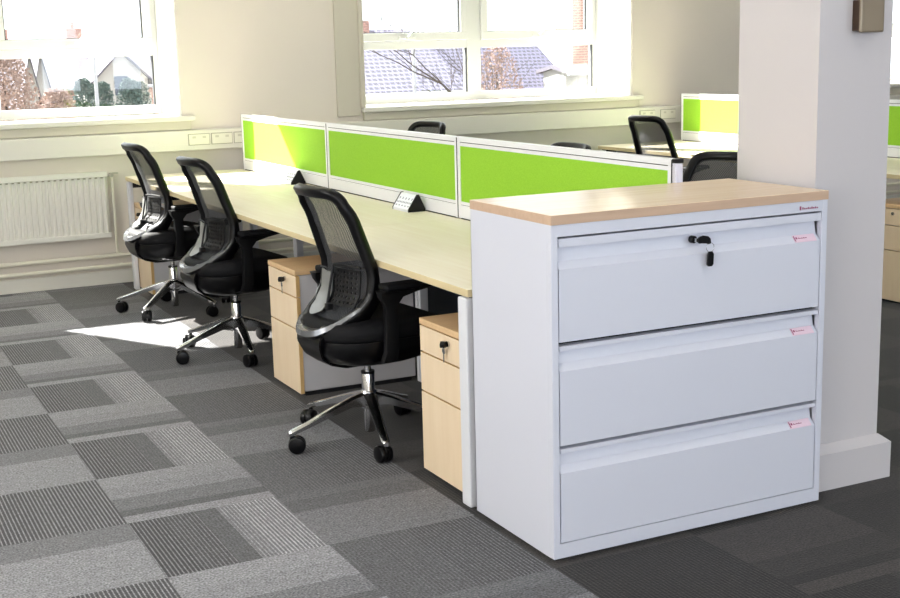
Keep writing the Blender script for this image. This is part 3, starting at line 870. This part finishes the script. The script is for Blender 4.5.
# ------------------------------------------------------------------ ceiling panels added out of view, lit rows as fill
for k, (x, y) in enumerate([(-1.2, -3.2), (2.6, -3.2), (6.2, -3.2), (-1.6, -.9), (.6, -.9), (2.8, -.9), (6.2, -.9), (-1.6, 1.8), (.6, 1.8), (2.8, 1.8), (6.2, 1.8), (-1.2, 4.2), (1.2, 4.2), (3.6, 4.2), (6.2, 4.2)]):
    t = thing('ceiling_fill_panel', 'square white recessed ceiling light panel', 'light', (x, y, ZC), group='added ceiling fill panels')
    bm = bmesh.new()
    for a, b, c, d in ((-.3, .3, -.3, -.27), (-.3, .3, .27, .3), (-.3, -.27, -.27, .27), (.27, .3, -.27, .27)): box(bm, a, b, c, d, -.012, 0)
    obj('frame', bm, M['upvc'], t); obj('diffuser', B(-.27, .27, -.27, .27, -.008, 0), M['diff'] if (y > 4 or y == -.9 or y == 1.8) else M['diffoff'], t)

# ------------------------------------------------------------------ outside
GZ = -5.6
struct('ground', B(-60, 110, 6.4, 160, GZ-.2, GZ), mat('outside_ground', srgb(150, 150, 140), .9, noise=.2, nscale=.4))
def tile_mat(name, c1, c2, sx, sz, k=1.9):
    m, nt, b = new_mat(name)
    tc = nt.nodes.new('ShaderNodeTexCoord'); br = nt.nodes.new('ShaderNodeTexBrick'); mp = nt.nodes.new('ShaderNodeMapping')
    sp = nt.nodes.new('ShaderNodeSeparateXYZ'); cb = nt.nodes.new('ShaderNodeCombineXYZ')
    nt.links.new(tc.outputs['Object'], sp.inputs[0]); nt.links.new(sp.outputs[0], cb.inputs[0]); nt.links.new(sp.outputs[2], cb.inputs[1])
    nt.links.new(cb.outputs[0], br.inputs['Vector'])
    br.inputs['Scale'].default_value = 1; br.inputs['Brick Width'].default_value = sx; br.inputs['Row Height'].default_value = sz
    br.inputs['Mortar Size'].default_value = sz*.22; br.inputs['Color1'].default_value = c1; br.inputs['Color2'].default_value = c2
    br.inputs['Mortar'].default_value = tuple(x*k for x in c1[:3])+(1,)
    nt.links.new(br.outputs['Color'], b.inputs['Base Color']); b.inputs['Roughness'].default_value = .7
    return m
M['tiles'] = tile_mat('roof_tiles', srgb(52, 51, 62), srgb(66, 62, 72), .17, .11, 4)
M['slate'] = tile_mat('roof_slates', srgb(66, 63, 72), srgb(80, 75, 82), .3, .15, 1.6)
M['brick'] = tile_mat('house_brick', srgb(130, 99, 89), srgb(139, 108, 97), .225, .075)
M['render'] = mat('house_render', srgb(152, 149, 145), .9, noise=.05, nscale=2)
M['owin'] = mat('house_glass', srgb(50, 60, 75), .15)
M['bark'] = mat('bark', srgb(66, 57, 51), .9, noise=.2, nscale=10)
M['leafd'] = mat('conifer_green', srgb(70, 86, 80), .9, noise=.35, nscale=8)
M['leafb'] = mat('winter_hedge', srgb(146, 124, 114), .9, noise=.3, nscale=9)
M['leafy'] = mat('yellow_shrub', srgb(117, 115, 66), .9, noise=.3, nscale=9)
M['pole'] = mat('pole_grey', srgb(154, 154, 158), .5)

def house(label, x0, x1, y0, y1, eave, ridge, wallm, roofm, gable_front=False, wins=(), chim=(), verge=()):
    cx, cy = (x0+x1)/2, (y0+y1)/2
    t = thing('house', label, 'house', (cx, cy, GZ)); a, b, c, d = x0-cx, x1-cx, y0-cy, y1-cy
    e, r = eave-GZ, ridge-GZ
    bm = bmesh.new()
    if gable_front: prism(bm, [(a, 0), (b, 0), (b, e), (0, r), (a, e)], 'Y', c, d)
    else: prism(bm, [(c, 0), (d, 0), (d, e), (0, r), (c, e)], 'X', a, b)
    obj('wall', bm, wallm, t)
    bm = bmesh.new(); o = .25; th = .10
    if gable_front:
        sl = (r-e)/b
        prism(bm, [(a-o, e-o*sl), (0, r), (b+o, e-o*sl), (b+o, e-o*sl+th), (0, r+th), (a-o, e-o*sl+th)], 'Y', c-.2, d+.2)
    else:
        sl = (r-e)/d
        prism(bm, [(c-o, e-o*sl), (0, r), (d+o, e-o*sl), (d+o, e-o*sl+th), (0, r+th), (c-o, e-o*sl+th)], 'X', a-.1, b+.1)
    obj('roof', bm, roofm, t)
    bm = bmesh.new(); 
    if not gable_front:
        tube(bm, [(a-.1, c-o-.06, e-o*sl+.02), (b+.1, c-o-.06, e-o*sl+.02)], .07, 8); obj('gutter', bm, M['pole'], t)
    else: bm.free()
    for (wx, wz, w, h_) in wins:
        obj('window', B(wx-cx-w/2, wx-cx+w/2, c-.03, c+.05, wz-GZ-h_/2, wz-GZ+h_/2), M['owin'], t)
    for (px, py, w, z1) in chim:
        bm = bmesh.new(); box(bm, px-cx-w/2, px-cx+w/2, py-cy-w/2, py-cy+w/2, e, z1-GZ); ch = obj('chimney', bm, M['brick'], t)
        bm = bmesh.new(); lathe(bm, [(.09, z1-GZ), (.11, z1-GZ+.1), (.08, z1-GZ+.32)], 12, px-cx, py-cy); obj('chimney_pot', bm, M['brick'], ch)
    for vx in verge:
        bm = bmesh.new(); vx -= cx
        prism(bm, [(c-o-.05, e-o*sl), (0, r+.02), (0, r+.24), (c-o-.05, e-o*sl+.22)], 'X', vx-.09, vx+.09); obj('verge', bm, M['render'], t)
    return t
house('terrace with grey tiled roof and one chimney, filling the left pane of the second window', 11.2, 15.15, 29.9, 37.5, .40, 2.05, M['render'], M['tiles'], chim=[(13.55, 33.7, .45, 2.42)])
house('tiled house partly behind the shrub, seen in the right pane of the second window', 15.9, 21.0, 33.0, 40.0, -.3, 1.75, M['brick'], M['tiles'])
house('low white rendered annexe left of the pink brick stack, right pane of the second window', 17.3, 18.25, 28.0, 29.2, .80, .90, M['render'], M['slate'])
t = thing('brick_chimney_stack', 'tall pink brick stack at the right edge of the second window view', 'chimney', (19.6, 30.6, GZ))
obj('stack', B(-.75, .9, -.5, .5, 0, 3.6-GZ), M['brick'], t); obj('stack_cap', B(-.8, .95, -.55, .55, 3.6-GZ, 3.75-GZ), M['render'], t)
house('long grey-roofed terrace across the horizon in the left window', -8, 16.5, 62, 72, .2, 2.2, M['brick'], M['slate'], wins=[(6.9, -1.0, 1, 1.2)], chim=[(7.6, 67, .8, 3.1), (11.3, 67, .8, 3.1)])
house('house with a pale gable in the middle of the left window view', 8.05, 10.0, 46, 50, .75, 1.72, M['render'], M['slate'], gable_front=True, wins=[(9.0, .5, .5, .7)])
house('narrow pale gabled house, left one of a pair in the left window view', 6.10, 6.62, 50, 53, .45, 1.70, M['render'], M['slate'], gable_front=True)
house('narrow pale gabled house, right one of a pair in the left window view', 7.3, 7.9, 55, 58, .45, 1.78, M['render'], M['slate'], gable_front=True)

def shrub(name, label, cat, x, y, w, ztop, m, n=700, conic=0, seed=1, g=None, stems=True):
    """a crown of many small leaf clusters round a stem, standing on the outside ground"""
    rr = random.Random(seed); t = thing(name, label, cat, (x, y, GZ), group=g); H = ztop-GZ
    bm = bmesh.new()
    for k in range(n):
        f = rr.random(); zz = H*(.25+.75*f)
        rad = w*((1-f)**.6 if conic else math.sqrt(max(0, 1-(2*f-1)**2))*.9+.15)*math.sqrt(rr.random())
        a = rr.uniform(0, 2*PI); c = Vector((rad*math.cos(a), rad*math.sin(a), zz)); s = rr.uniform(.025, .06)
        vs = [bm.verts.new(c+Vector((rr.uniform(-s, s), rr.uniform(-s, s), rr.uniform(-s, s)))) for _ in range(4)]
        for q in ((0, 1, 2), (0, 2, 3), (0, 1, 3), (1, 2, 3)): bm.faces.new([vs[i] for i in q])
    obj('foliage', bm, m, t)
    bm = bmesh.new(); tube(bm, [(0, 0, 0), (.02, 0, H*.5), (0, .02, H*.9)], [.12, .08, .02], 8); obj('trunk', bm, M['bark'], t)
    return t
for k, (x, y, w, zt) in enumerate([(5.3, 34, .55, .96), (6.47, 37.2, .50, .80), (6.55, 34, .50, .92), (7.1, 35, .45, .80)]):
    shrub('conifer', ['dark green conifer left of the pole in the left window view', 'dark green conifer just right of the pole in the left window view', 'dark green conifer below the pale gable in the left window view', 'dark green conifer furthest right in the left window view'][k], 'tree', x, y, w, zt, M['leafd'], 7000, 0, 20+k, 'conifers outside the left window')
shrub('bare_tree', 'brown leafless round tree crown at the left edge of the left window view', 'tree', 2.80, 31, .95, 1.75, M['leafb'], 14000, 0, 5)
shrub('hedge_shrub', 'reddish brown shrub beneath the pair of pale gables', 'shrub', 3.55, 28.2, .7, .82, M['leafb'], 10000, 0, 6)
shrub('golden_shrub', 'yellow green shrub between the brown shrub and the conifers', 'shrub', 4.34, 31.5, .28, .75, M['leafy'], 3000, 0, 8)
shrub('winter_shrub', 'twiggy reddish shrub in front of the tiled roof, right pane of the second window', 'shrub', 16.5, 30.5, .9, 1.55, M['leafb'], 5000, 0, 9)
tag(obj('street_pole', (lambda bm: (tube(bm, [(0, 0, 0), (0, 0, 7.6)], .045, 10), bm)[1])(bmesh.new()), M['pole'], loc=(12.2, 27, GZ)), 'thin pale pole standing before the tiled roof in the second window view', 'pole')
t = tag(obj('street_pole', (lambda bm: (tube(bm, [(0, 0, 0), (0, 0, 7.3)], .05, 10), bm)[1])(bmesh.new()), M['pole'], loc=(5.45, 33, GZ)), 'thin pale pole standing before the conifers in the left window view', 'pole')
def bare_tree(label, x, y, seed, H, lean):
    rr = random.Random(seed); bm = bmesh.new()
    def br(p, d, L_, r, dep):
        pts = [p]; q = p.copy(); dd = d.copy()
        for _ in range(4):
            dd = (dd+Vector((rr.uniform(-.25, .25), rr.uniform(-.25, .25), rr.uniform(-.1, .2)))).normalized(); q = q+dd*L_/4; pts.append(q.copy())
        tube(bm, pts, [r*(1-.12*k) for k in range(5)], 6)
        if dep:
            for _ in range(3 if dep > 1 else 4):
                k = rr.choice((2, 3, 4)); a = rr.uniform(0, 2*PI)
                nd = (dd+Vector((math.cos(a), math.sin(a)*.6, rr.uniform(-.3, .6)))*.8).normalized()
                br(pts[k], nd, L_*.62, r*.5, dep-1)
    br(Vector((0, 0, 0)), Vector((lean, 0, 1)).normalized(), H, .09, 5)
    t = thing('leafless_tree', label, 'tree', (x, y, GZ)); obj('branches', bm, M['bark'], t)
bare_tree('bare branching tree in front of the pink chimney stack in the second window', 14.9, 24.0, 3, 4.6, .10)
bare_tree('bare thin tree before the tiled roof in the second window', 13.2, 24.0, 11, 3.9, .0)

# ------------------------------------------------------------------ light
scn = bpy.context.scene
w = bpy.data.worlds.new('sky'); scn.world = w; w.use_nodes = True
bg = w.node_tree.nodes['Background']; bg.inputs[0].default_value = (.90, .95, 1.0, 1); bg.inputs[1].default_value = 3.6
sun = bpy.data.lights.new('sun', 'SUN'); sun.energy = 42; sun.angle = R(.6); sun.color = (1, .96, .9)
so = bpy.data.objects.new('sun', sun); col.objects.link(so)
d = Vector((.56, -1, -.86)).normalized(); so.rotation_euler = d.to_track_quat('-Z', 'Y').to_euler()
def area(name, loc, size, direction, energy, color=(1, 1, 1), portal=False):
    l = bpy.data.lights.new(name, 'AREA'); l.shape = 'RECTANGLE'; l.size, l.size_y = size; l.energy = energy; l.color = color
    if portal: l.cycles.is_portal = True
    o = bpy.data.objects.new(name, l); col.objects.link(o); o.location = loc
    o.rotation_euler = Vector(direction).to_track_quat('-Z', 'Z' if abs(direction[2]) < .5 else 'Y').to_euler()
    return o
for k, (a, b) in enumerate(WINX):
    area('sky_portal', ((a+b)/2, YG+.06, (ZS+ZH)/2), (b-a, ZH-ZS), (0, -1, 0), 1, portal=True)
# added fill lamps at the unseen window openings, warm on the left, blue behind
for a, b in LW: area('left_window_fill', (XL-.12, (a+b)/2, 1.8), (b-a, 1.6), (1, 0, 0), 60, (1, .93, .84))
for k, (a, b) in enumerate(NW): area('near_window_fill', ((a+b)/2, YN-.12, 1.8), (b-a, 1.6), (0, 1, 0), 36, (.62, .77, 1))

# ------------------------------------------------------------------ camera
cam = bpy.data.cameras.new('camera'); co = bpy.data.objects.new('camera', cam); col.objects.link(co)
F_, CXX, CYY, CZZ, YAW, PIT, ROLL = 1286.5074, -1.7993, -3.002, 1.4706, .4595, .1906, -.0257
fw = Vector((math.sin(YAW)*math.cos(PIT), math.cos(YAW)*math.cos(PIT), -math.sin(PIT)))
r0 = Vector((math.cos(YAW), -math.sin(YAW), 0)); u0 = r0.cross(fw)
rr_ = math.cos(ROLL)*r0+math.sin(ROLL)*u0; uu_ = -math.sin(ROLL)*r0+math.cos(ROLL)*u0
mt = Matrix((rr_, uu_, -fw)).transposed().to_4x4(); mt.translation = (CXX, CYY, CZZ); co.matrix_world = mt
cam.sensor_width = 36; cam.lens = F_*36/900; cam.clip_end = 400
scn.camera = co
scn.view_settings.view_transform = 'Standard'; scn.view_settings.look = 'None'; scn.view_settings.gamma = 1
scn.view_settings.exposure = 0
